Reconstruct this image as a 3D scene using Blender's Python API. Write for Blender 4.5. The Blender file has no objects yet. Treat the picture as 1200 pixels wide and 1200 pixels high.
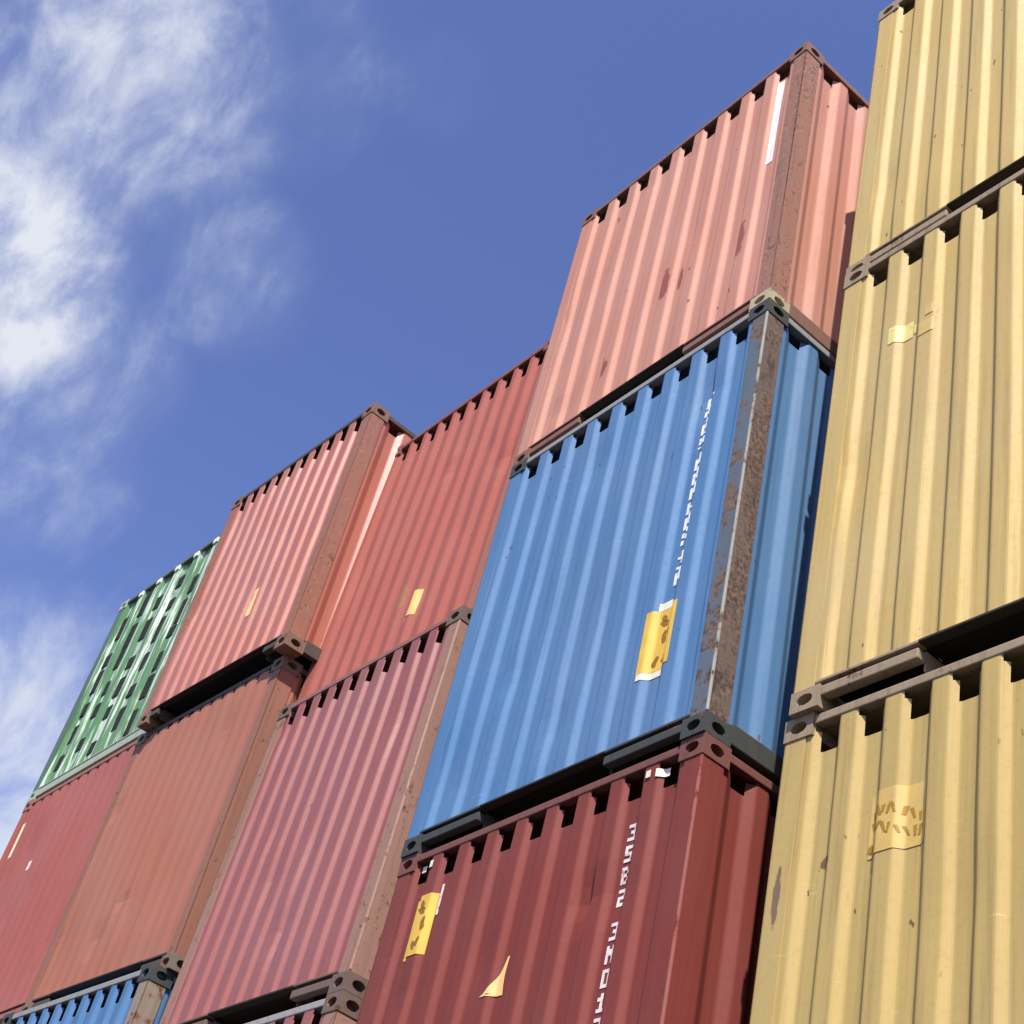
import bpy, bmesh, math, random
from mathutils import Vector, Matrix, Euler

scene = bpy.context.scene
COL = scene.collection
GZ = 1.738                      # height of the fitted origin above the ground
R = math.radians

# ------------------------------------------------------------------ camera
cam_data = bpy.data.cameras.new('camera')
cam_data.sensor_width = 36.0
cam_data.lens = 36.0 * 1777.93 / 1200.0
cam_data.clip_start = 0.05
cam_data.clip_end = 5000.0
cam = bpy.data.objects.new('camera', cam_data)
COL.objects.link(cam)
rt = Vector((0.6370226718, 0.7402221738, 0.2151121776))
up = Vector((0.3848722412, -0.5472094672, 0.7432598179))
fw = Vector((-0.6678888182, 0.3906826492, 0.6334758039))
m = Matrix((rt, up, -fw)).transposed().to_4x4()
m.translation = Vector((4.68445861, -4.16075882, -0.08822384 + GZ))
cam.matrix_world = m
scene.camera = cam

# ------------------------------------------------------------------ light
SUN_AZ = R(49.5)                # from straight in front of the wall towards the right
SUN_EL = R(54.0)
sun_dir = Vector((math.sin(SUN_AZ) * math.cos(SUN_EL), -math.cos(SUN_AZ) * math.cos(SUN_EL), math.sin(SUN_EL)))
sun_data = bpy.data.lights.new('sun', 'SUN')
sun_data.energy = 3.2
sun_data.angle = R(0.53)
sun_data.color = (1.0, 0.94, 0.84)
sun = bpy.data.objects.new('sun', sun_data)
COL.objects.link(sun)
sun.rotation_euler = sun_dir.to_track_quat('Z', 'Y').to_euler()
sun.location = (0, 0, 40)

scene.view_settings.view_transform = 'Standard'
scene.view_settings.look = 'None'
scene.view_settings.gamma = 1.0
scene.view_settings.exposure = 1.30
scene.render.engine = 'CYCLES'
scene.cycles.max_bounces = 6


# ------------------------------------------------------------------ node helper
class NT:
    def __init__(self, tree):
        self.t = tree
        self.n = tree.nodes
        self.l = tree.links

    def new(self, typ, **kw):
        nd = self.n.new(typ)
        for k, v in kw.items():
            setattr(nd, k, v)
        return nd

    def put(self, sock, v):
        if hasattr(v, 'node'):
            self.l.new(v, sock)
        elif isinstance(v, (tuple, list)) and len(v) == 3 and sock.type == 'RGBA':
            sock.default_value = (*v, 1.0)
        else:
            sock.default_value = v

    def math(self, op, a, b=0.0, c=0.0, clamp=False):
        nd = self.new('ShaderNodeMath', operation=op, use_clamp=clamp)
        for s, v in zip(nd.inputs, (a, b, c)):
            self.put(s, v)
        return nd.outputs[0]

    def vmath(self, op, a, b=(0, 0, 0)):
        nd = self.new('ShaderNodeVectorMath', operation=op)
        self.put(nd.inputs[0], a)
        self.put(nd.inputs[1], b)
        return nd.outputs['Value'] if op in ('DOT_PRODUCT', 'LENGTH', 'DISTANCE') else nd.outputs[0]

    def ramp(self, v, lo, hi, a=0.0, b=1.0, smooth=True):
        nd = self.new('ShaderNodeMapRange', interpolation_type='SMOOTHSTEP' if smooth else 'LINEAR')
        for s, x in zip(nd.inputs, (v, lo, hi, a, b)):
            self.put(s, x)
        return nd.outputs[0]

    def noise(self, vec, scale, detail=4.0, rough=0.55, dist=0.0):
        nd = self.new('ShaderNodeTexNoise')
        self.put(nd.inputs['Vector'], vec)
        nd.inputs['Scale'].default_value = scale
        nd.inputs['Detail'].default_value = detail
        nd.inputs['Roughness'].default_value = rough
        nd.inputs['Distortion'].default_value = dist
        return nd.outputs[0]

    def mapping(self, vec, loc=(0, 0, 0), rot=(0, 0, 0), scale=(1, 1, 1)):
        nd = self.new('ShaderNodeMapping')
        self.put(nd.inputs[0], vec)
        nd.inputs[1].default_value = loc
        nd.inputs[2].default_value = rot
        nd.inputs[3].default_value = scale
        return nd.outputs[0]

    def mix(self, fac, a, b, blend='MIX'):
        nd = self.new('ShaderNodeMix', data_type='RGBA', blend_type=blend)
        self.put(nd.inputs[0], fac)
        self.put(nd.inputs[6], a)
        self.put(nd.inputs[7], b)
        return nd.outputs[2]

    def sep(self, vec):
        nd = self.new('ShaderNodeSeparateXYZ')
        self.put(nd.inputs[0], vec)
        return nd.outputs


# ------------------------------------------------------------------ sky
world = bpy.data.worlds.new('World')
scene.world = world
world.use_nodes = True
W = NT(world.node_tree)
W.n.clear()
sky = W.new('ShaderNodeTexSky', sky_type='NISHITA', sun_disc=False)
sky.sun_elevation = SUN_EL
sky.sun_rotation = math.atan2(sun_dir.x, sun_dir.y)
sky.altitude = 50.0
sky.air_density = 1.0
sky.dust_density = 0.6
sky.ozone_density = 1.6
tc = W.new('ShaderNodeTexCoord').outputs['Generated']
dirv = W.vmath('NORMALIZE', tc)
CLOUDS = [  # direction, angular radius (deg), weight
    ((-0.6811, -0.0031, 0.7322), 6.5, 0.66), ((-0.6610, 0.0591, 0.7480), 4.6, 0.52),
    ((-0.6162, 0.1021, 0.7809), 4.2, 0.36), ((-0.7700, 0.0500, 0.6360), 4.2, 0.95),
    ((-0.7765, 0.1176, 0.6190), 3.6, 0.52), ((-0.7050, 0.1550, 0.6920), 3.2, 0.42),
    ((-0.8900, 0.2080, 0.4050), 6.0, 0.66), ((-0.5771, 0.1402, 0.8045), 3.0, 0.12),
    ((-0.5658, 0.1957, 0.8010), 2.2, 0.20), ((-0.8156, 0.1326, 0.5632), 3.6, 0.36),
    ((-0.30, -0.55, 0.78), 22.0, 0.6), ((0.75, 0.35, 0.55), 26.0, 0.6), ((-0.85, -0.45, 0.30), 22.0, 0.8),
]
msk = None
for c, rad, wgt in CLOUDS:
    cv = Vector(c).normalized()
    dt = W.vmath('DOT_PRODUCT', dirv, tuple(cv))
    g = W.ramp(dt, math.cos(R(rad * 1.45)), math.cos(R(rad * 0.10)), 0.0, wgt)
    msk = g if msk is None else W.math('MAXIMUM', W.math('ADD', W.math('MULTIPLY', msk, 0.65), W.math('MULTIPLY', g, 0.55)), W.math('MAXIMUM', msk, g))
p1 = W.mapping(dirv, loc=(3.1, 1.7, 0.4), rot=(0.5, 0.35, 0.6), scale=(0.95, 1.8, 1.2))
wisps = W.noise(p1, 13.0, 9.0, 0.62, 0.30)
p2 = W.mapping(dirv, loc=(7.3, 2.2, 5.1), rot=(0.2, 0.9, 0.3), scale=(1.0, 1.5, 1.0))
puffs = W.noise(p2, 6.0, 6.0, 0.55, 0.2)
tex = W.math('ADD', W.math('MULTIPLY', wisps, 0.62), W.math('MULTIPLY', puffs, 0.38))
alpha = W.ramp(W.math('ADD', tex, W.math('MULTIPLY', msk, 0.36)), 0.60, 0.98)
veil = W.math('MULTIPLY', W.ramp(msk, 0.05, 1.15), W.ramp(tex, 0.34, 0.64, 0.25, 1.0))
alpha = W.math('ADD', W.math('MULTIPLY', alpha, 0.48), W.math('MULTIPLY', veil, 0.74))
alpha = W.math('MINIMUM', alpha, 0.93)
blue = W.mix(1.0, sky.outputs[0], (0.98, 0.95, 1.33), 'MULTIPLY')
cloudc = W.mix(alpha, (4.4, 4.9, 6.4), (5.6, 5.8, 6.2))
skyc = W.mix(alpha, blue, cloudc)
bg = W.new('ShaderNodeBackground')
W.put(bg.inputs[0], skyc)
bg.inputs[1].default_value = 0.06
wo = W.new('ShaderNodeOutputWorld')
W.l.new(bg.outputs[0], wo.inputs[0])


# ------------------------------------------------------------------ materials
def srgb(r, g, b):
    f = lambda c: c / 12.92 if c <= 0.04045 else ((c + 0.055) / 1.055) ** 2.4
    return (f(r / 255), f(g / 255), f(b / 255))


def mul(c, k):
    return tuple(x * k for x in c)


def paint(name, base, seed=0, rust=0.1, dirt=0.25, fade=0.12, patches=(), rough=0.64, rustcol=(0.13, 0.060, 0.032), bump=0.25, rust_scale=9.0, spec=0.28, flake=None, side=None, chalk=0.0):
    """Weathered painted steel: tone drift, run-off streaks, grime, rust blooms with paler chalky rims, scraped patches."""
    mt = bpy.data.materials.new(name)
    mt.use_nodes = True
    N = NT(mt.node_tree)
    N.n.clear()
    co = N.new('ShaderNodeTexCoord').outputs['Object']
    p = N.mapping(co, loc=(seed * 3.17, seed * 1.31, seed * 2.23))
    drift = N.noise(p, 1.1, 3.0, 0.5)
    fine = N.noise(p, 34.0, 5.0, 0.65)
    streak = N.noise(N.mapping(p, scale=(26.0, 26.0, 0.9)), 1.0, 5.0, 0.6, 0.2)
    streak2 = N.noise(N.mapping(p, scale=(90.0, 90.0, 2.6)), 1.0, 3.0, 0.6, 0.0)
    lite = tuple(min(1.0, c * 0.82 + 0.18 * max(base)) for c in base)
    col = N.mix(N.ramp(drift, 0.32, 0.70, 0.0, fade * 3.0), base, lite)
    col = N.mix(N.ramp(streak, 0.46, 0.74, 0.0, dirt), col, mul(base, 0.52))
    col = N.mix(N.ramp(streak2, 0.50, 0.74, 0.0, dirt * 0.7), col, mul(lite, 1.08))
    col = N.mix(N.ramp(fine, 0.50, 0.78, 0.0, dirt * 0.8), col, mul(base, 0.62))
    sp = N.noise(N.mapping(p, scale=(1.0, 1.0, 0.55)), 21.0, 2.0, 0.4)
    grp = N.noise(p, 1.7, 2.0, 0.5)
    spk = N.math('MULTIPLY', N.ramp(sp, 0.735, 0.77), N.ramp(grp, 0.42, 0.60))
    run = N.math('MULTIPLY', N.ramp(N.noise(N.mapping(p, scale=(42.0, 42.0, 1.1)), 1.0, 2.0, 0.5), 0.66, 0.78), N.ramp(grp, 0.50, 0.66))
    scf = N.noise(N.mapping(p, rot=(0.3, 0.9, 0.2), scale=(1.0, 1.0, 16.0)), 3.3, 3.0, 0.55)
    col = N.mix(N.math('MULTIPLY', run, min(0.6, dirt * 1.6)), col, tuple(b * 0.55 + r * 0.35 for b, r in zip(base, rustcol)))
    col = N.mix(N.math('MULTIPLY', N.ramp(scf, 0.70, 0.76), dirt * 1.4), col, tuple(min(1.0, c * 1.35 + 0.02) for c in lite))
    col = N.mix(N.math('MULTIPLY', spk, 0.85), col, mul(rustcol, 0.7))
    if chalk > 0:
        ch = N.noise(N.mapping(p, scale=(17.0, 17.0, 1.3)), 1.0, 4.0, 0.6, 0.2)
        col = N.mix(N.ramp(ch, 0.62 - 0.22 * chalk, 0.70 - 0.16 * chalk, 0.0, 0.9), col, (0.62, 0.72, 0.58))
    for (u, z, ru, rz, pc) in patches:
        wob = N.noise(p, 14.0, 4.0, 0.6)
        d = N.vmath('MULTIPLY', N.vmath('SUBTRACT', co, (u, 0.0, z)), (1.0 / ru, 0.0, 1.0 / rz))
        r = N.math('ADD', N.vmath('LENGTH', d), N.math('MULTIPLY', N.math('SUBTRACT', wob, 0.5), 1.5))
        col = N.mix(N.ramp(r, 0.80, 1.05, 0.92, 0.0), col, pc)
    big = N.noise(p, 2.3, 4.0, 0.55)
    bl = N.noise(p, rust_scale, 8.0, 0.68, 0.3)
    rv = N.math('ADD', N.math('MULTIPLY', bl, 0.72), N.math('MULTIPLY', N.math('ADD', N.math('MULTIPLY', big, 0.6), N.math('MULTIPLY', streak, 0.4)), 0.28))
    if side is not None:
        nx = N.sep(N.new('ShaderNodeTexCoord').outputs['Normal'])[0]
        rv = N.math('ADD', rv, N.ramp(nx, 0.2, 0.8, 0.0, side))
    thr = 0.74 - 0.34 * rust
    rm = N.ramp(rv, thr - 0.015, thr + 0.03)
    halo = N.ramp(rv, thr - 0.09, thr + 0.01, 0.0, 0.45)
    col = N.mix(halo, col, tuple(b * 0.60 + r * 0.55 for b, r in zip(base, rustcol)))
    rvar = N.mix(N.ramp(fine, 0.35, 0.68), mul(rustcol, 0.55), tuple(min(1, c * 1.75) for c in rustcol))
    rvar = N.mix(N.ramp(N.noise(p, 4.2, 5.0, 0.6), 0.48, 0.62, 0.0, 0.7), rvar, (rustcol[0] * 1.25, rustcol[1] * 1.45, rustcol[2] * 1.5))
    rvar = N.mix(N.ramp(N.noise(N.mapping(p, scale=(1.0, 1.0, 0.35)), 9.0, 6.0, 0.65), 0.55, 0.66, 0.0, 0.75), rvar, mul(rustcol, 0.4))
    if flake is not None:
        rvar = N.mix(N.ramp(N.noise(p, 27.0, 6.0, 0.7), 0.50, 0.60), rvar, flake)
    col = N.mix(rm, col, rvar)
    b = N.new('ShaderNodeBsdfPrincipled')
    N.put(b.inputs['Base Color'], col)
    N.put(b.inputs['Roughness'], N.math('ADD', N.math('ADD', N.math('MULTIPLY', rm, 0.35), N.math('MULTIPLY', fine, 0.18)), rough - 0.08, clamp=True))
    b.inputs['Specular IOR Level'].default_value = spec
    bp = N.new('ShaderNodeBump')
    bp.inputs['Strength'].default_value = bump
    bp.inputs['Distance'].default_value = 0.004
    hgt = N.math('SUBTRACT', N.math('ADD', N.math('MULTIPLY', bl, 0.8), N.math('MULTIPLY', fine, 0.25)), N.math('MULTIPLY', rm, 0.5))
    N.put(bp.inputs['Height'], hgt)
    N.l.new(bp.outputs[0], b.inputs['Normal'])
    out = N.new('ShaderNodeOutputMaterial')
    N.l.new(b.outputs[0], out.inputs[0])
    return mt


def decal_mat(name, base, seed=0, wear=0.3, under=(0.2, 0.1, 0.08)):
    mt = bpy.data.materials.new(name)
    mt.use_nodes = True
    N = NT(mt.node_tree)
    N.n.clear()
    co = N.new('ShaderNodeTexCoord').outputs['Object']
    p = N.mapping(co, loc=(seed * 2.1, seed, seed * 3.3))
    n1 = N.noise(p, 30.0, 6.0, 0.65)
    n2 = N.noise(p, 7.0, 3.0, 0.5)
    col = N.mix(N.ramp(n2, 0.3, 0.7, 0.0, 0.5), base, mul(base, 0.72))
    col = N.mix(N.ramp(n1, 0.70 - 0.28 * wear, 0.74 - 0.24 * wear, 0.0, 0.85), col, under)
    b = N.new('ShaderNodeBsdfPrincipled')
    N.put(b.inputs['Base Color'], col)
    b.inputs['Roughness'].default_value = 0.55
    b.inputs['Specular IOR Level'].default_value = 0.3
    out = N.new('ShaderNodeOutputMaterial')
    N.l.new(b.outputs[0], out.inputs[0])
    return mt


# ------------------------------------------------------------------ mesh helpers
class MB:
    def __init__(self):
        self.v, self.f, self.s = [], [], []

    def box(self, x0, x1, y0, y1, z0, z1):
        bm = bmesh.new()
        bmesh.ops.create_cube(bm, size=1.0)
        for v in bm.verts:
            v.co = Vector((x0 + (v.co.x + 0.5) * (x1 - x0), y0 + (v.co.y + 0.5) * (y1 - y0), z0 + (v.co.z + 0.5) * (z1 - z0)))
        bv = min(0.006, 0.2 * min(x1 - x0, y1 - y0, z1 - z0))
        bmesh.ops.bevel(bm, geom=bm.edges[:], offset=bv, segments=2, affect='EDGES', profile=0.6)
        k = len(self.v)
        bm.verts.index_update()
        self.v += [tuple(v.co) for v in bm.verts]
        self.f += [tuple(k + v.index for v in f.verts) for f in bm.faces]
        bm.free()
        return self

    def grid(self, pts, skip=None):
        """pts: rows of points; skip(i, j) leaves a face out"""
        k = len(self.v)
        n = len(pts[0])
        for row in pts:
            self.v += [tuple(q) for q in row]
        for i in range(len(pts) - 1):
            for j in range(n - 1):
                if skip and skip(i, j):
                    continue
                a = k + i * n + j
                self.f.append((a, a + 1, a + n + 1, a + n))
        return self

    def poly(self, pts):
        k = len(self.v)
        self.v += [tuple(q) for q in pts]
        self.f.append(tuple(range(k, k + len(pts))))
        return self

    def build(self, name, mat, parent=None):
        me = bpy.data.meshes.new(name)
        me.from_pydata(self.v, [], self.f)
        me.validate()
        me.update()
        bm = bmesh.new()
        bm.from_mesh(me)
        bmesh.ops.recalc_face_normals(bm, faces=bm.faces)
        bm.to_mesh(me)
        bm.free()
        me.materials.append(mat)
        ob = bpy.data.objects.new(name, me)
        COL.objects.link(ob)
        if parent is not None:
            ob.parent = parent
        return ob


def profile(x0, x1, n, depth, slope, ofrac=0.52, rad=0.010):
    """Trapezoid corrugation from x0 to x1: list of (u, d), d = 0 on the outer flats, depth in the recesses; rounded bends."""
    p = (x1 - x0) / n
    flats = p - 2 * slope
    o, i = flats * ofrac, flats * (1 - ofrac)
    raw = [(x0, 0.0)]
    x = x0
    for k in range(n):
        raw += [(x + o / 2, 0.0), (x + o / 2 + slope, depth), (x + o / 2 + slope + i, depth), (x + o / 2 + 2 * slope + i, 0.0)]
        x += p
    raw.append((x1, 0.0))
    pts = [raw[0]]
    for a, b, c in zip(raw, raw[1:], raw[2:]):
        for q, t in ((a, 1), (c, 0)):
            dx, dy = q[0] - b[0], q[1] - b[1]
            L = math.hypot(dx, dy)
            s = min(rad, L * 0.4) / L
            pt = (b[0] + dx * s, b[1] + dy * s)
            if t:
                first = pt
            else:
                second = pt
        mid = ((first[0] + second[0]) / 4 + b[0] / 2, (first[1] + second[1]) / 4 + b[1] / 2)
        pts += [first, mid, second]
    pts.append(raw[-1])
    return pts


def interp(pts, u):
    if u <= pts[0][0]:
        return pts[0][1]
    for a, b in zip(pts, pts[1:]):
        if u <= b[0]:
            t = (u - a[0]) / max(1e-9, b[0] - a[0])
            return a[1] + t * (b[1] - a[1])
    return pts[-1][1]


class Waver:
    """Gentle out-of-flatness of a sheet: a few long waves and shallow dents."""
    def __init__(self, seed, w, h, amp=0.0045, ndent=11):
        r = random.Random(seed)
        self.w = [(r.uniform(0.6, 3.2), r.uniform(0.5, 2.4), r.uniform(0, 6.28), amp * r.uniform(0.3, 0.8)) for _ in range(4)]
        self.d = [(r.uniform(0.1, w - 0.1), r.uniform(0.2, h - 0.2), r.uniform(0.05, 0.14), r.uniform(0.08, 0.35), r.uniform(0.003, 0.016)) for _ in range(ndent)]

    def __call__(self, u, z):
        y = sum(a * math.sin(k * u + q * z + p) for k, q, p, a in self.w)
        for (du, dz, ru, rz, a) in self.d:
            y += a * math.exp(-((u - du) / ru) ** 2 - ((z - dz) / rz) ** 2)
        return y


def casting(xs, ys, zs, parent, mat, label=None):
    """Corner casting: block with an oval hole in each outer side. xs, ys, zs: (inner, outer) along each axis; z hole left out."""
    (xi, xo), (yi, yo), (zi, zo) = xs, ys, zs
    mb = MB()

    def holed(o, a, b, n, hw, hh, dep):
        o, a, b, n = Vector(o), Vector(a), Vector(b), Vector(n)
        la, lb = a.length, b.length
        outer = []
        for s in range(4):
            for t in range(4):
                q = t / 4
                outer.append([(q, 0), (1, q), (1 - q, 1), (0, 1 - q)][s])
        rings = [[], [], []]
        for (s, t) in outer:
            rings[0].append(o + a * s + b * t)
            an = math.atan2((t - 0.5) * lb, (s - 0.5) * la)
            e = o + a * 0.5 + b * 0.5 + a.normalized() * hw * math.cos(an) + b.normalized() * hh * math.sin(an)
            rings[1].append(e)
            rings[2].append(e - n * dep)
        for k in range(16):
            q = (k + 1) % 16
            mb.poly([rings[0][k], rings[0][q], rings[1][q], rings[1][k]])
            mb.poly([rings[1][k], rings[1][q], rings[2][q], rings[2][k]])
        mb.poly(rings[2])
    dx, dy, dz = xo - xi, yo - yi, zo - zi
    # front / back hole
    holed((xi, yo, zi), (dx, 0, 0), (0, 0, dz), (0, 1 if yo > yi else -1, 0), 0.047, 0.031, 0.06)
    holed((xo, yi, zi), (0, dy, 0), (0, 0, dz), (1 if xo > xi else -1, 0, 0), 0.047, 0.031, 0.06)
    mb.poly([(xi, yi, zi), (xo, yi, zi), (xo, yo, zi), (xi, yo, zi)])
    mb.poly([(xi, yi, zo), (xo, yi, zo), (xo, yo, zo), (xi, yo, zo)])
    mb.poly([(xi, yi, zi), (xi, yo, zi), (xi, yo, zo), (xi, yi, zo)])
    mb.poly([(xi, yi, zi), (xo, yi, zi), (xo, yi, zo), (xi, yi, zo)])
    ob = mb.build('corner_casting', mat, parent)
    if label:
        ob['label'] = label
    return ob


LEN = 12.19
STEEL_DARK = paint('underframe_steel', (0.035, 0.030, 0.028), 91, 0.35, 0.3, rough=0.7)
LIP_SHADE = paint('shade_dark_steel', (0.030, 0.025, 0.021), 93, 0.30, 0.4, rough=0.8)  # near-black colour stands in for shade along the tunnel mouth
PLY = paint('floor_underside', (0.014, 0.012, 0.010), 92, 0.1, 0.3, rough=0.8)


def container(c, label, rot, org, xl, dy, z0, z1, w, col, seed, n=9, depth=0.034, slope=0.036, ofrac=0.52,
              wall=None, post_l=None, post_r=None, rail=None, top=None, cast=None, cast_lr=None, tunnel=(0.70, 1.735),
              plate_z=(0.058, 0.110), amp=0.0045, tooth=0.155, notch=0.16, rough_edge=None):
    H = (z1 - z0) - 0.003
    root = bpy.data.objects.new('shipping_container', None)
    root.empty_display_size = 0.5
    COL.objects.link(root)
    base = Vector((xl, dy, z0))
    Q = Matrix(rot)
    M = Q.to_4x4()
    M.translation = Vector(org) + Q @ base + Vector((0, 0, GZ))
    root.matrix_world = M
    root['label'] = label
    root['category'] = 'shipping container'
    root['group'] = 'shipping containers stacked in a wall'
    wall = wall or paint('%s_paint' % c, col, seed)
    post_l = post_l or wall
    post_r = post_r or wall
    rail = rail or wall
    top = top or rail
    cast = cast or rail
    px = 0.122
    wav = Waver(seed, w, H, amp)
    # front end wall
    pr = profile(px - 0.01, w - px + 0.01, n, depth, slope, ofrac)
    yo = 0.005
    zb, zt = 0.148, H - 0.045
    zs = [zb + (zt - tooth - 0.03 - zb) * t / 26 for t in range(27)] + [zt - tooth, zt - tooth * 0.66, zt - tooth * 0.33, zt - 0.001]

    def ysurf(u, z):
        k = min(1.0, (z - zb) / 0.25, (zt - z) / 0.25)
        return yo + interp(pr, u) + wav(u, z) * max(0.0, k)
    # the recesses are open under the header: dark notches, narrower at their foot
    def notched(prof_, dep, top_rows, thr=(0.80, 0.50, 0.18)):
        def f(i, j):
            r = i - top_rows
            if r < 0:
                return False
            u = (prof_[j][0] + prof_[j + 1][0]) / 2
            return (prof_[j][1] + prof_[j + 1][1]) / 2 > dep * thr[min(r, 2)]
        return f
    rows = [[[u, yo + d + wav(u, z) * max(0.0, min(1.0, (z - zb) / 0.25, (zt - z) / 0.25)), z] for u, d in pr] for z in zs]
    end = MB().grid(rows, notched(pr, depth, 27, (0.80, 0.50, 0.18) if slope > 0.032 else (0.45, 0.30, 0.10)) if tooth > 0 else None).build('end_wall', wall, root)
    # side walls
    m_ = 42
    sp = profile(0.150, LEN - 0.15, m_, 0.036, 0.060, 0.50)
    for side in (0, 1):
        x = (lambda d: 0.012 + d) if side == 0 else (lambda d: w - 0.012 - d)
        swz = [0.138 + (H - 0.20 - 0.138) * t / 3 for t in range(4)] + [H - 0.16, H - 0.12, H - 0.085, H - 0.05]
        MB().grid([[(x(d), u, z) for u, d in sp] for z in swz], notched(sp, 0.036, 4)).build('side_wall', wall, root)
    # roof, floor
    MB().box(0.05, w - 0.05, 0.05, LEN - 0.05, H - 0.050, H - 0.022).build('roof', wall, root)
    fl = MB()
    fl.box(0.05, w - 0.05, 3.3 if tunnel else 0.05, LEN - 0.05, 0.128, 0.150)
    if tunnel:
        ta, tb = tunnel
        fl.box(0.05, ta - 0.012, 0.064, 3.298, 0.128, 0.150)
        fl.box(tb + 0.012, w - 0.05, 0.064, 3.298, 0.128, 0.150)
        fl.box(ta - 0.010, tb + 0.010, 0.064, 3.298, 0.152, 0.165)
    fl.build('floor', PLY, root)
    # posts
    for side, mat in ((0, post_l), (1, post_r)):
        a, b = (0.0, px) if side == 0 else (w - px, w)
        mb = MB().box(a, b, 0.0, 0.008, 0.118, H - 0.118)
        a2, b2 = (0.0, 0.008) if side == 0 else (w - 0.008, w)
        mb.box(a2, b2, 0.0, 0.150, 0.118, H - 0.118)
        a3, b3 = (0.010, px - 0.002) if side == 0 else (w - px + 0.002, w - 0.010)
        mb.box(a3, b3, 0.010, 0.145, 0.119, H - 0.119)
        mb.build('corner_post', mat, root)
        a, b = (0.0, px) if side == 0 else (w - px, w)
        MB().box(a, b, LEN - 0.15, LEN, 0.118, H - 0.118).build('corner_post', post_l, root)
    # castings
    e = 0.006
    for xi, xo, isr in ((0.162, -e, 0), (w - 0.162, w + e, 1)):
        for yi, yoo, fr in ((0.178, -e, 1), (LEN - 0.178, LEN + e, 0)):
            for zi, zo, tp in ((0.118, 0.0, 0), (H - 0.118, H, 1)):
                mt = cast_lr if (cast_lr is not None and isr and fr and not tp) else cast
                casting((xi, xo), (yi, yoo), (zi, zo), root, mt)
    # rails
    MB().box(0.164, w - 0.164, 0.0, 0.062, H - 0.062, H - 0.016).build('top_rail', top, root)
    if tunnel:                       # end rail in two lengths, with the gooseneck tunnel between them
        ta, tb = tunnel
        for p0, p1, q0, q1 in ((0.164, ta, ta - 0.012, ta - 0.001), (tb, w - 0.164, tb + 0.001, tb + 0.012)):
            br = MB().box(p0, p1, 0.004, 0.060, *plate_z)
            br.box(q0, q1, 0.062, 3.2, 0.020, 0.126)
            br.box(0.124 if p0 < 1 else p0, p1 if p0 < 1 else w - 0.124, 0.001, 0.062, 0.133, 0.149)
            br.build('bottom_rail', rail, root)
        MB().box(ta + 0.001, tb - 0.001, 0.000, 0.060, 0.136, 0.149).build('tunnel_lip', LIP_SHADE, root)
    else:
        br = MB().box(0.164, w - 0.164, 0.004, 0.060, *plate_z)
        br.box(0.124, w - 0.124, 0.001, 0.062, 0.133, 0.149)
        br.build('bottom_rail', rail, root)
    for x0, x1 in ((0.0, 0.058), (w - 0.058, w)):
        MB().box(x0, x1, 0.180, LEN - 0.18, H - 0.066, H - 0.018).build('side_rail', top, root)
        MB().box(x0, x1, 0.180, LEN - 0.18, 0.030, 0.150).build('side_rail', rail, root)
    # rear doors
    for a, b in ((0.124, w / 2 - 0.004), (w / 2 + 0.004, w - 0.124)):
        dr = MB().box(a, b, LEN - 0.06, LEN - 0.012, 0.152, H - 0.12).build('door', wall, root)
        bars = MB()
        for t in (0.28, 0.72):
            xx = a + (b - a) * t
            bars.box(xx - 0.017, xx + 0.017, LEN - 0.010, LEN + 0.020, 0.155, H - 0.125)
        bars.build('locking_bar', STEEL_DARK, dr)
    MB().box(0.164, w - 0.164, LEN - 0.06, LEN, 0.02, 0.148).build('sill', rail, root)
    MB().box(0.164, w - 0.164, LEN - 0.06, LEN, H - 0.116, H - 0.02).build('header', top, root)
    return dict(root=root, end=end, y=ysurf, pr=pr, w=w, H=H, wall=wall, zb=zb, zt=zt)


def decal(k, name, rects, mat, lift=0.0028, parent=None, label=None):
    """Film stuck on the corrugated end wall: rectangles (u0, u1, z0, z1) that follow its bends."""
    mb = MB()
    us = [u for u, d in k['pr']]
    for (a, b, c, d) in rects:
        cols = [a] + [u for u in us if a + 1e-4 < u < b - 1e-4] + [b]
        nz = max(1, int(math.ceil((d - c) / 0.06)))
        rows = [c + (d - c) * t / nz for t in range(nz + 1)]
        mb.grid([[(u, k['y'](u, z) - lift, z) for u in cols] for z in rows])
    ob = mb.build(name, mat, parent or k['end'])
    if label:
        ob['label'] = label
    return ob


GLYPHS = ('111101101101111', '010110010010111', '111001111100111', '111001011001111', '101101111001001', '111100111001111',
          '110101110101110', '101101010101101', '100100100100111', '111100110100100', '111101111101101', '101111111101101')


def glyph_column(k, name, u, ztop, n, seed, mat, wd=0.058, ht=0.092, pitch=0.118, gaps=()):
    """Worn stencilled characters one under the other, too weathered to read."""
    r = random.Random(seed)
    z = ztop
    for i in range(n):
        if i in gaps:
            z -= pitch * 0.5
        bits = r.choice(GLYPHS)
        cells = []
        for row in range(5):
            run = None
            for c in range(4):
                on = c < 3 and bits[row * 3 + c] == '1'
                if on and run is None:
                    run = c
                if not on and run is not None:
                    cells.append((u - wd / 2 + wd * run / 3, u - wd / 2 + wd * c / 3, z - ht * (row + 1) / 5, z - ht * row / 5))
                    run = None
        decal(k, name, cells, mat)
        z -= pitch


def shape(k, name, left, right, z0, z1, mat, lift=0.0035, nr=14, nc=12, label=None):
    """Film with free outline: left(t), right(t) give its edges at height t in 0..1."""
    pts = []
    for i in range(nr + 1):
        t = i / nr
        z = z0 + (z1 - z0) * t
        a, b = left(t), right(t)
        pts.append([(u, k['y'](u, z) - lift, z) for u in [a + (b - a) * j / nc for j in range(nc + 1)]])
    ob = MB().grid(pts).build(name, mat, k['end'])
    if label:
        ob['label'] = label
    return ob


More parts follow.
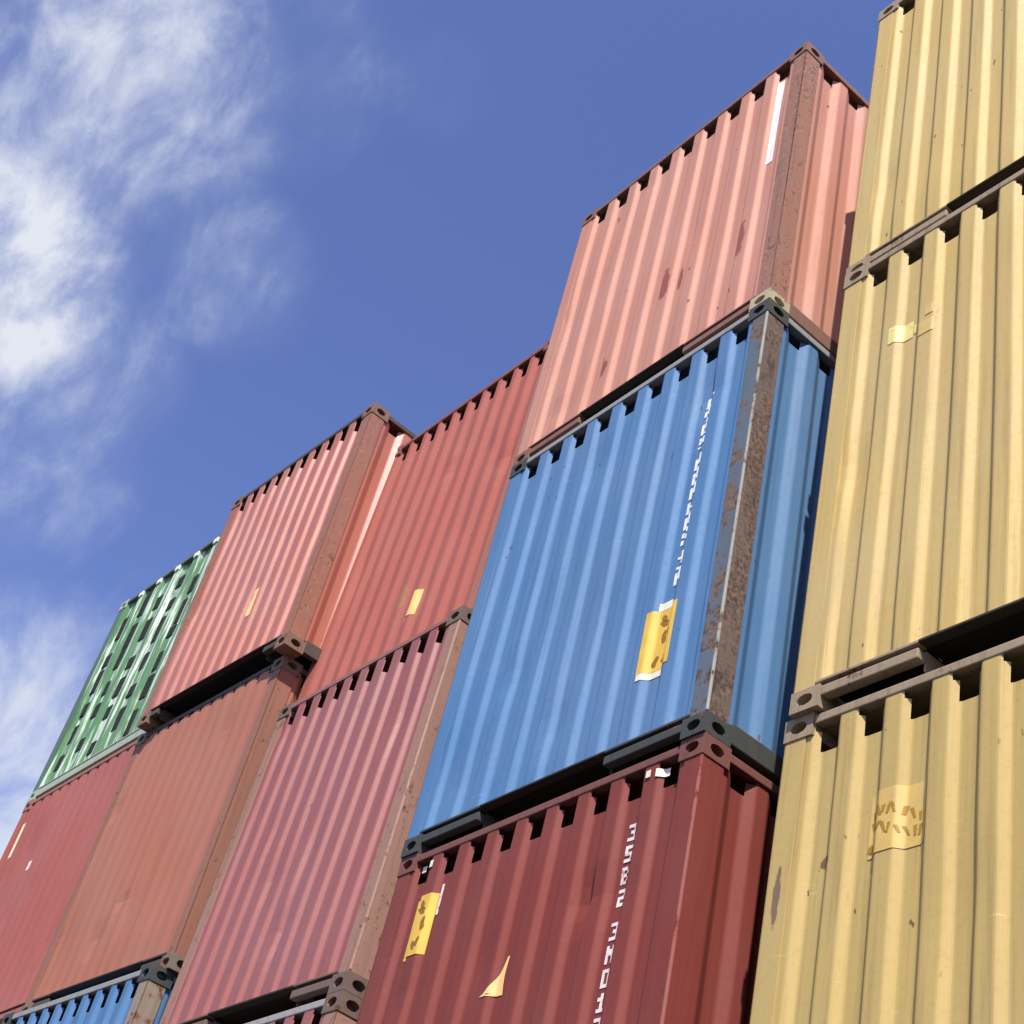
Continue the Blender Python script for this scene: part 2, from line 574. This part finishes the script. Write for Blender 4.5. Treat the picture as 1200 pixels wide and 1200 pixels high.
def marks(k, name, rects, mat, lift):
    for q in rects:
        decal(k, name, [q], mat, lift)


def blots(k, name, rects, mat, lift, seed=1):
    """Faded print: rounded uneven smudges filling the given boxes."""
    r = random.Random(seed)
    for (u0, u1, z0, z1) in rects:
        cu, hw = (u0 + u1) / 2, (u1 - u0) / 2 * 1.15
        tilt = r.uniform(-0.5, 0.5) * hw
        p1, p2 = r.uniform(0, 6), r.uniform(0, 6)
        e = lambda t: math.sqrt(max(0.0, 1 - (2 * t - 1) ** 2)) ** 0.7
        shape(k, name, lambda t: cu + tilt * (2 * t - 1) - hw * e(t) * (0.8 + 0.25 * math.sin(5 * t + p1)),
              lambda t: cu + tilt * (2 * t - 1) + hw * e(t) * (0.8 + 0.25 * math.sin(6 * t + p2)) + 0.0005, z0 - 0.008, z1 + 0.008, mat, lift, 10, 6)


# ------------------------------------------------------------------ ground
g = paint('asphalt_yard', (0.065, 0.063, 0.06), 55, 0.02, 0.35, 0.1, rough=0.85, spec=0.2)
ground = MB()
ground.grid([[(-300 + 600 * i / 6, -300 + 600 * j / 6, 0.0) for i in range(7)] for j in range(7)])
go = ground.build('ground', g)
go['kind'] = 'structure'

# ------------------------------------------------------------------ stacks (fitted positions)
RB = ((0.9998954548, 0.0106536375, -0.0097764710), (-0.0106772509, 0.9999401966, -0.0023663191), (0.0097506764, 0.0024704576, 0.9999494093))
RC = ((0.9999759854, 0.0066763918, 0.0018586030), (-0.0066969897, 0.9999136577, 0.0113060851), (-0.0017829586, -0.0113182609, 0.9999343569))
RD = ((0.9997727890, -0.0209561615, 0.0038999522), (0.0209988955, 0.9997160922, -0.0112597243), (-0.0036628844, 0.0113390606, 0.9999290020))
RE = ((0.9999774823, -0.0065754453, 0.0013410622), (0.0065798573, 0.9999728659, -0.0033125492), (-0.0013192444, 0.0033212986, 0.9999936143))
RY = ((0.9999971489, 0.0011694483, 0.0020819665), (-0.0011836777, 0.9999758614, 0.0068465775), (-0.0020739110, -0.0068490224, 0.9999743946))
OB = (0.0, 0.0, 0.0)
OC = (-2.7725203860, 0.0287203692, 0.0)
OD = (-5.2574434940, -0.0829802602, 0.0)
OE = (-7.8000, 0.0500, 0.0)
OY = (0.4812537412, -0.0214859854, 0.0)
WB, WC, WD, WE, WY = 2.5134, 2.3575, 2.4313, 2.7300, 2.438
FLOOR = -1.735

# colours (real paint)
YEL = (0.495, 0.355, 0.122)
PNK = (0.475, 0.212, 0.148)
BLU = (0.070, 0.175, 0.345)
RED = (0.185, 0.033, 0.024)
RST = (0.33, 0.088, 0.064)
MAR = (0.26, 0.070, 0.058)
COR = (0.40, 0.122, 0.078)
TAN = (0.37, 0.132, 0.078)
ROS = (0.36, 0.094, 0.070)
GRN = (0.085, 0.215, 0.075)

# --- yellow stack
y_rail = paint('yellow_rail', (0.29, 0.22, 0.14), 3, 0.40, 0.7, rustcol=(0.11, 0.065, 0.04))
kw = dict(rot=RY, org=OY, w=WY, rail=y_rail, top=y_rail)
YA = container('yellow_upper', 'pale yellow container at the top of its stack, its roof edge at the picture corner', xl=0.0167, dy=0.0, z0=6.9715, z1=9.9411,
               col=YEL, seed=1, wall=paint('yellow_upper_paint', YEL, 1, 0.07, 0.34, 0.12), **kw)
YB = container('yellow_middle', 'pale yellow container in the middle of the right hand stack, with a faded peeling sticker', xl=0.0446, dy=-0.032, z0=3.8592, z1=6.9715,
               col=YEL, seed=2, wall=paint('yellow_middle_paint', mul(YEL, 0.97), 2, 0.09, 0.40, 0.15), **kw)
YC = container('yellow_lower', 'sand yellow container below two others like it, with a bright yellow stained sticker', xl=0.0, dy=0.0, z0=1.06, z1=3.8592,
               col=YEL, seed=3, wall=paint('yellow_lower_paint', mul(YEL, 0.88), 3, 0.10, 0.40, 0.14, patches=[(0.28, 2.03, 0.035, 0.03, (0.12, 0.08, 0.04)), (0.06, 1.9, 0.02, 0.16, (0.16, 0.1, 0.06))]), **kw)
YD = container('yellow_base', 'yellow container on the ground at the foot of the yellow stack', xl=0.0, dy=0.0, z0=FLOOR, z1=1.06, col=YEL, seed=4, wall=YC['wall'], **kw)

# --- stack with the blue container
pink_post = paint('pink_post', mul(PNK, 0.62), 12, 0.62, 0.7, 0.1, rustcol=(0.21, 0.115, 0.080), rust_scale=24.0)
pink_rail = paint('pink_rail', (0.20, 0.10, 0.075), 13, 0.35, 0.4)
pale_cast = paint('pale_scaly_steel', (0.42, 0.36, 0.24), 14, 0.50, 0.5, rustcol=(0.2, 0.14, 0.09), rust_scale=22.0)
kw = dict(rot=RB, org=OB, w=WB)
scr = (0.26, 0.062, 0.050)
BA = container('pink_top', 'faded salmon pink container standing on the blue one, its right corner post rusty', xl=-WB - 0.0217, dy=0.0, z0=7.2070, z1=10.1782, col=PNK, seed=11,
               wall=paint('salmon_paint', PNK, 11, 0.06, 0.26, 0.16, patches=[(2.11, 0.94, 0.055, 0.19, scr), (1.37, 1.02, 0.050, 0.18, scr), (1.50, 1.02, 0.022, 0.15, scr), (0.84, 0.52, 0.045, 0.10, scr)]),
               post_r=pink_post, rail=pink_rail, top=pink_rail, cast=pink_rail, cast_lr=pale_cast, **kw)
blue_post = paint('blue_rusty_post', (0.090, 0.125, 0.165), 16, 0.70, 0.7, 0.1, rustcol=(0.110, 0.072, 0.055), rust_scale=5.0, side=0.155)
blue_rail = paint('blue_rail', (0.050, 0.056, 0.052), 17, 0.40, 0.5)
blue_top = paint('blue_top_rail', (0.26, 0.26, 0.25), 18, 0.30, 0.4)
BB = container('blue_main', 'large blue container under the salmon pink one, with white lettering and a yellow sticker', xl=-WB - 0.0004, dy=-0.0124, z0=3.9811, z1=7.2070, col=BLU, seed=15,
               wall=paint('blue_paint', BLU, 15, 0.05, 0.34, 0.16), post_r=blue_post, rail=blue_rail, top=blue_top, cast=blue_rail, tunnel=(0.70, 1.76), **kw)
red_rail = paint('red_rail', (0.165, 0.060, 0.048), 20, 0.25, 0.4)
BC = container('red_lower', 'dark red container right below the blue one, with a yellow sticker and white lettering', xl=-WB, dy=0.0, z0=1.08, z1=3.9811, col=RED, seed=19,
               wall=paint('dark_red_paint', RED, 19, 0.06, 0.28, 0.12), rail=red_rail, top=red_rail, **kw)
BD = container('red_base', 'red container on the ground under the dark red one with lettering', xl=-WB, dy=0.0, z0=FLOOR, z1=1.08, col=RED, seed=21, wall=BC['wall'], rail=red_rail, **kw)

# --- low stack between
kw = dict(rot=RC, org=OC, w=WC)
red_post = paint('brick_post', (0.33, 0.13, 0.09), 25, 0.35, 0.4)
CA = container('brick_top', 'brick red container topping the lowest stack, left of the blue and pink ones', xl=-WC - 0.0697, dy=0.0591, z0=5.9659, z1=8.9860, col=RST, seed=23,
               n=10, depth=0.034, slope=0.060, ofrac=0.5, wall=paint('brick_paint', RST, 23, 0.05, 0.22, 0.10, patches=[(1.17, 0.74, 0.07, 0.12, (0.30, 0.14, 0.06))]), post_r=red_post,
               rail=paint('brick_rail', (0.22, 0.075, 0.060), 24, 0.3, 0.4), tunnel=None, plate_z=(0.030, 0.120), **kw)
mar_post = paint('maroon_post', (0.30, 0.16, 0.12), 28, 0.55, 0.5, rustcol=(0.20, 0.11, 0.075))
mar_rail = paint('maroon_rail', (0.15, 0.10, 0.08), 29, 0.45, 0.5)
CB = container('maroon_middle', 'maroon container with narrow pinkish ribs, below the brick red one', xl=-WC + 0.0351, dy=-0.0779, z0=3.1517, z1=5.9659, col=MAR, seed=27, n=10, depth=0.038, slope=0.030, ofrac=0.70,
               wall=paint('maroon_paint', MAR, 27, 0.06, 0.25, 0.14, rough=0.42, spec=0.6), post_l=mar_post, post_r=mar_post, rail=mar_rail, top=paint('maroon_top_rail', (0.26, 0.11, 0.09), 30, 0.3, 0.4), cast=mar_rail, **kw)
CC = container('maroon_lower', 'pinkish container whose top edge just shows below the maroon ribbed one', xl=-WC + 0.0351, dy=-0.0779, z0=0.70, z1=3.1517, col=MAR, seed=31, n=10, depth=0.038, slope=0.030, ofrac=0.70,
               wall=CB['wall'], post_l=mar_post, post_r=mar_post, rail=mar_rail, top=paint('grey_top_rail', (0.30, 0.28, 0.27), 32, 0.3, 0.4), cast=mar_rail, **kw)
CD = container('maroon_base', 'pinkish container on the ground under the one below the maroon ribbed one', xl=-WC + 0.0351, dy=-0.0779, z0=FLOOR, z1=0.70, col=MAR, seed=33, wall=CB['wall'], **kw)

# --- stack with the smooth tan container
kw = dict(rot=RD, org=OD, w=WD)
cor_post = paint('coral_post', (0.28, 0.115, 0.080), 36, 0.55, 0.5, rustcol=(0.24, 0.12, 0.075), rust_scale=14.0)
drk_rail = paint('dark_rail', (0.07, 0.055, 0.048), 37, 0.40, 0.5)
DA = container('coral_top', 'coral container with bright pink ribs at the top, between the green and brick red ones', xl=-WD + 0.1596, dy=0.0, z0=6.4877, z1=9.2471, col=COR, seed=35, n=10, depth=0.038, slope=0.030, ofrac=0.70,
               wall=paint('coral_paint', COR, 35, 0.05, 0.22, 0.16, rough=0.42, spec=0.6), post_l=cor_post, post_r=cor_post, rail=drk_rail, top=drk_rail, cast=paint('tan_casting', (0.19, 0.115, 0.08), 38, 0.5, 0.5), tunnel=(0.30, 2.05), **kw)
tan_post = paint('tan_post', (0.265, 0.110, 0.070), 40, 0.50, 0.5, rustcol=(0.20, 0.10, 0.06), rust_scale=12.0)
DB = container('tan_smooth', 'smooth looking tan brown container under the coral ribbed one', xl=-WD + 0.0349, dy=0.1000, z0=3.7679, z1=6.4877, col=TAN, seed=39, n=12, depth=0.005, slope=0.085, ofrac=0.5, tooth=0.06,
               wall=paint('tan_paint', TAN, 39, 0.05, 0.25, 0.12), post_l=tan_post, post_r=tan_post, rail=drk_rail, top=drk_rail, cast=paint('grey_casting', (0.17, 0.13, 0.10), 41, 0.5, 0.5), tunnel=(0.45, 1.95), **kw)
DC = container('blue_small', 'blue container whose top edge just shows under the smooth tan one', xl=-WD, dy=0.0, z0=1.0, z1=3.7679, col=BLU, seed=43, n=10,
               wall=paint('blue_low_paint', mul(BLU, 0.95), 43, 0.06, 0.3, 0.12), post_r=paint('blue_low_post', (0.26, 0.20, 0.15), 44, 0.6, 0.5), post_l=blue_rail, rail=blue_rail, top=blue_top, cast=blue_rail, **kw)
DD = container('blue_base', 'blue container on the ground under the one whose top edge shows', xl=-WD, dy=0.0, z0=FLOOR, z1=1.0, col=BLU, seed=45, wall=DC['wall'], **kw)

# --- far left stack with the green container
kw = dict(rot=RE, org=OE, w=WE)
grn_rail = paint('green_rail', (0.33, 0.38, 0.30), 48, 0.2, 0.4)
EA = container('green_top', 'green container with rows of dark vents between pale ribs, far left on top', xl=-WE - 0.0033, dy=0.0, z0=6.7015, z1=9.40, col=GRN, seed=47, n=6, depth=0.040, slope=0.065, ofrac=0.34, tooth=0.0,
               wall=paint('green_paint', GRN, 47, 0.05, 0.4, 0.3, rough=0.40, spec=0.5, chalk=0.55), post_l=paint('green_post', (0.08, 0.14, 0.11), 49, 0.2, 0.4), post_r=paint('olive_post', (0.28, 0.29, 0.16), 50, 0.3, 0.4), rail=grn_rail, top=paint('green_top_rail', (0.10, 0.14, 0.11), 51, 0.2, 0.4), tunnel=None, plate_z=(0.030, 0.120), **kw)
EB = container('rose_lower', 'smooth rose red container under the green one, at the left edge of the picture', xl=-WE, dy=0.0, z0=3.9, z1=6.7015, col=ROS, seed=53, n=12, depth=0.005, slope=0.088, ofrac=0.5, tooth=0.05,
               wall=paint('rose_paint', ROS, 53, 0.04, 0.22, 0.12), rail=paint('rose_rail', (0.28, 0.12, 0.09), 54, 0.3, 0.4), **kw)
EC = container('rose_third', 'red container below the smooth rose red one, third from the top at far left', xl=-WE, dy=0.0, z0=1.08, z1=3.9, col=ROS, seed=57, wall=EB['wall'], **kw)
ED = container('rose_base', 'red container on the ground at the foot of the far left stack', xl=-WE, dy=0.0, z0=FLOOR, z1=1.08, col=ROS, seed=58, wall=EB['wall'], **kw)

# ------------------------------------------------------------------ vents of the green container
vent_dark = paint('vent_mesh', (0.012, 0.016, 0.013), 60, 0.05, 0.2, rough=0.8)
prE = EA['pr']
xs0, xs1 = prE[0][0], prE[-1][0]
per = (xs1 - xs0) / 6
rv_ = random.Random(77)
glint_mat = paint('pale_glint', (0.72, 0.76, 0.70), 61, 0.05, 0.2)
for i in range(6):
    cu = xs0 + per * (i + 0.5) - 0.045
    for j in range(6):
        cz = 0.40 + j * 0.36 + (0.17 if i % 2 else 0.0) + rv_.uniform(-0.06, 0.06)
        if cz > EA['H'] - 0.22:
            continue
        y0 = EA['y'](cu, cz)
        hw, hh = rv_.uniform(0.045, 0.075), rv_.uniform(0.07, 0.17)
        MB().box(cu - hw, cu + hw, y0 - 0.010, y0 + 0.02, cz - hh, cz + hh).build('vent', vent_dark, EA['root'])
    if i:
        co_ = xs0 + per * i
        MB().box(co_ - 0.040, co_ + 0.055, -0.012, 0.010, EA['H'] - 0.125, EA['H'] - 0.064).build('rib_glint', glint_mat, EA['root'])  # white blocks added as painted sun glints on the rib tops
# ------------------------------------------------------------------ stickers, lettering and scraps
st_yel = decal_mat('sticker_yellow', (0.72, 0.46, 0.075), 1, 0.25, (0.45, 0.30, 0.10))
st_brown = decal_mat('sticker_mark', (0.26, 0.135, 0.012), 2, 0.2, (0.5, 0.33, 0.06))
st_white = decal_mat('sticker_white', (0.78, 0.74, 0.60), 3, 0.15, (0.5, 0.45, 0.35))
let_white = decal_mat('letter_white', (0.80, 0.80, 0.80), 4, 0.5, (0.35, 0.38, 0.45))
let_pink = decal_mat('letter_pinkish', (0.80, 0.68, 0.65), 5, 0.5, (0.40, 0.12, 0.10))

# blue container
s = decal(BB, 'hazard_sticker', [(1.895, 2.135, 0.58, 1.00)], st_yel)
marks(BB, 'sticker_band', [(1.90, 2.10, 0.535, 0.578), (1.965, 2.10, 1.002, 1.055)], st_white, 0.0028)
blots(BB, 'sticker_mark', [(2.00, 2.035, 0.915, 0.955), (1.99, 2.06, 0.885, 0.914), (2.02, 2.055, 0.765, 0.84), (2.056, 2.085, 0.79, 0.86), (1.98, 2.02, 0.62, 0.675), (2.045, 2.09, 0.635, 0.665)], st_brown, 0.0045)
glyph_column(BB, 'stencil_letter', 2.075, 2.66, 12, 5, let_white, wd=0.08, gaps=(4, 10))
# dark red container
decal(BC, 'hazard_sticker', [(0.25, 0.455, 2.205, 2.575)], st_yel)
blots(BC, 'sticker_mark', [(0.345, 0.375, 2.49, 2.535), (0.33, 0.40, 2.462, 2.489), (0.385, 0.42, 2.355, 2.425), (0.345, 0.375, 2.245, 2.285), (0.376, 0.405, 2.262, 2.305)], st_brown, 0.0045)
decal(BC, 'sticker_band', [(0.458, 0.480, 2.44, 2.63)], let_pink)
shape(BC, 'torn_sticker', lambda t: 1.120 + 0.128 * t ** 0.55, lambda t: 1.268 - 0.004 * t - 0.012 * math.sin(3.1 * t), 1.81, 2.02,
      decal_mat('torn_sticker', (0.82, 0.54, 0.22), 6, 0.15, (0.7, 0.35, 0.15)), label='cream torn sticker with a narrow tail')
glyph_column(BC, 'stencil_letter', 2.045, 2.55, 13, 8, let_pink, gaps=(4, 10))
marks(BC, 'paper_scrap', [(0.205, 0.245, 2.765, 2.805), (0.30, 0.352, 2.755, 2.80), (2.12, 2.155, 2.765, 2.805), (2.19, 2.26, 2.755, 2.80)], st_white, 0.008)
# yellow containers
decal(YC, 'hazard_sticker', [(0.50, 0.80, 1.98, 2.27)], decal_mat('sticker_gold', (0.60, 0.405, 0.115), 7, 0.75, (0.54, 0.385, 0.145)))
rs_ = random.Random(9)
st_ochre = decal_mat('sticker_print', (0.36, 0.19, 0.018), 14, 0.3, (0.55, 0.36, 0.09))
for row, (zc, du, bow) in enumerate(((2.165, 0.035, 0.030), (2.070, 0.030, -0.018))):
    uu = 0.525
    while uu < 0.775:
        t = (uu - 0.65) / 0.13
        zz = zc - 0.30 * (uu - 0.65) - bow * t * t
        tl = rs_.uniform(-0.014, 0.014)
        hw, hh = rs_.uniform(0.006, 0.011), rs_.uniform(0.016, 0.028)
        shape(YC, 'sticker_mark', lambda q: uu + tl * (2 * q - 1) - hw, lambda q: uu + tl * (2 * q - 1) + hw * (0.5 + q), zz - hh, zz + hh, st_ochre, 0.0045, 4, 4)
        uu += rs_.uniform(0.022, 0.042)
shape(YC, 'sticker_mark', lambda q: 0.510 - 0.012 * math.sin(3.1 * q), lambda q: 0.520 + 0.014 * math.sin(3.1 * q), 2.00, 2.04, st_ochre, 0.0045, 6, 4)
decal(YB, 'faded_sticker', [(0.36, 0.50, 2.27, 2.40), (0.505, 0.545, 2.29, 2.36)], decal_mat('sticker_faded', (0.72, 0.60, 0.22), 8, 0.4, (0.5, 0.40, 0.2)), label='faded pale yellow sticker, partly peeled')
decal(YB, 'faded_sticker', [(0.56, 0.655, 2.20, 2.30), (0.60, 0.65, 2.34, 2.42)], decal_mat('sticker_ochre', (0.60, 0.42, 0.15), 9, 0.4, (0.5, 0.38, 0.2)), label='ochre remains of a peeled sticker')
# brick red and coral containers
decal(CA, 'faded_sticker', [(1.375, 1.455, 0.47, 0.72), (1.30, 1.374, 0.47, 0.53)], decal_mat('sticker_cream', (0.82, 0.50, 0.17), 10, 0.15, (0.6, 0.3, 0.12)))
decal(DA, 'faded_sticker', [(1.40, 1.475, 0.69, 1.0), (1.33, 1.399, 0.72, 0.88)], decal_mat('sticker_sun', (0.82, 0.60, 0.26), 11, 0.2, (0.6, 0.3, 0.15)))
# salmon pink and rose containers
decal(BA, 'reflective_strip', [(2.225, 2.285, 1.72, 2.74)], decal_mat('white_strip', (0.85, 0.83, 0.78), 12, 0.12, (0.6, 0.3, 0.22)))
decal(EB, 'reflective_strip', [(0.17, 0.25, 2.10, 2.50)], decal_mat('cream_strip', (0.85, 0.70, 0.45), 13, 0.12, (0.6, 0.3, 0.2)))
decal(EB, 'paint_fleck', [(0.95, 1.02, 1.76, 1.86)], let_pink)

# ------------------------------------------------------------------ worn bright edges of corner posts
for k, mtl in ((BB, paint('worn_blue_edge', (0.36, 0.35, 0.31), 70, 0.62, 0.5, rustcol=(0.12, 0.085, 0.065), rust_scale=9.0)), (BC, paint('worn_red_edge', (0.32, 0.11, 0.085), 71, 0.60, 0.5, rustcol=(0.20, 0.045, 0.035), rust_scale=6.0)), (CB, paint('worn_maroon_edge', (0.44, 0.27, 0.19), 72, 0.58, 0.5, rustcol=(0.26, 0.14, 0.10), rust_scale=7.0))):
    post = [o for o in k['root'].children if o.name.startswith('corner_post')][2]
    MB().box(k['w'] - 0.011, k['w'] + 0.003, -0.003, 0.010, 0.125, k['H'] - 0.125).build('worn_edge', mtl, post)
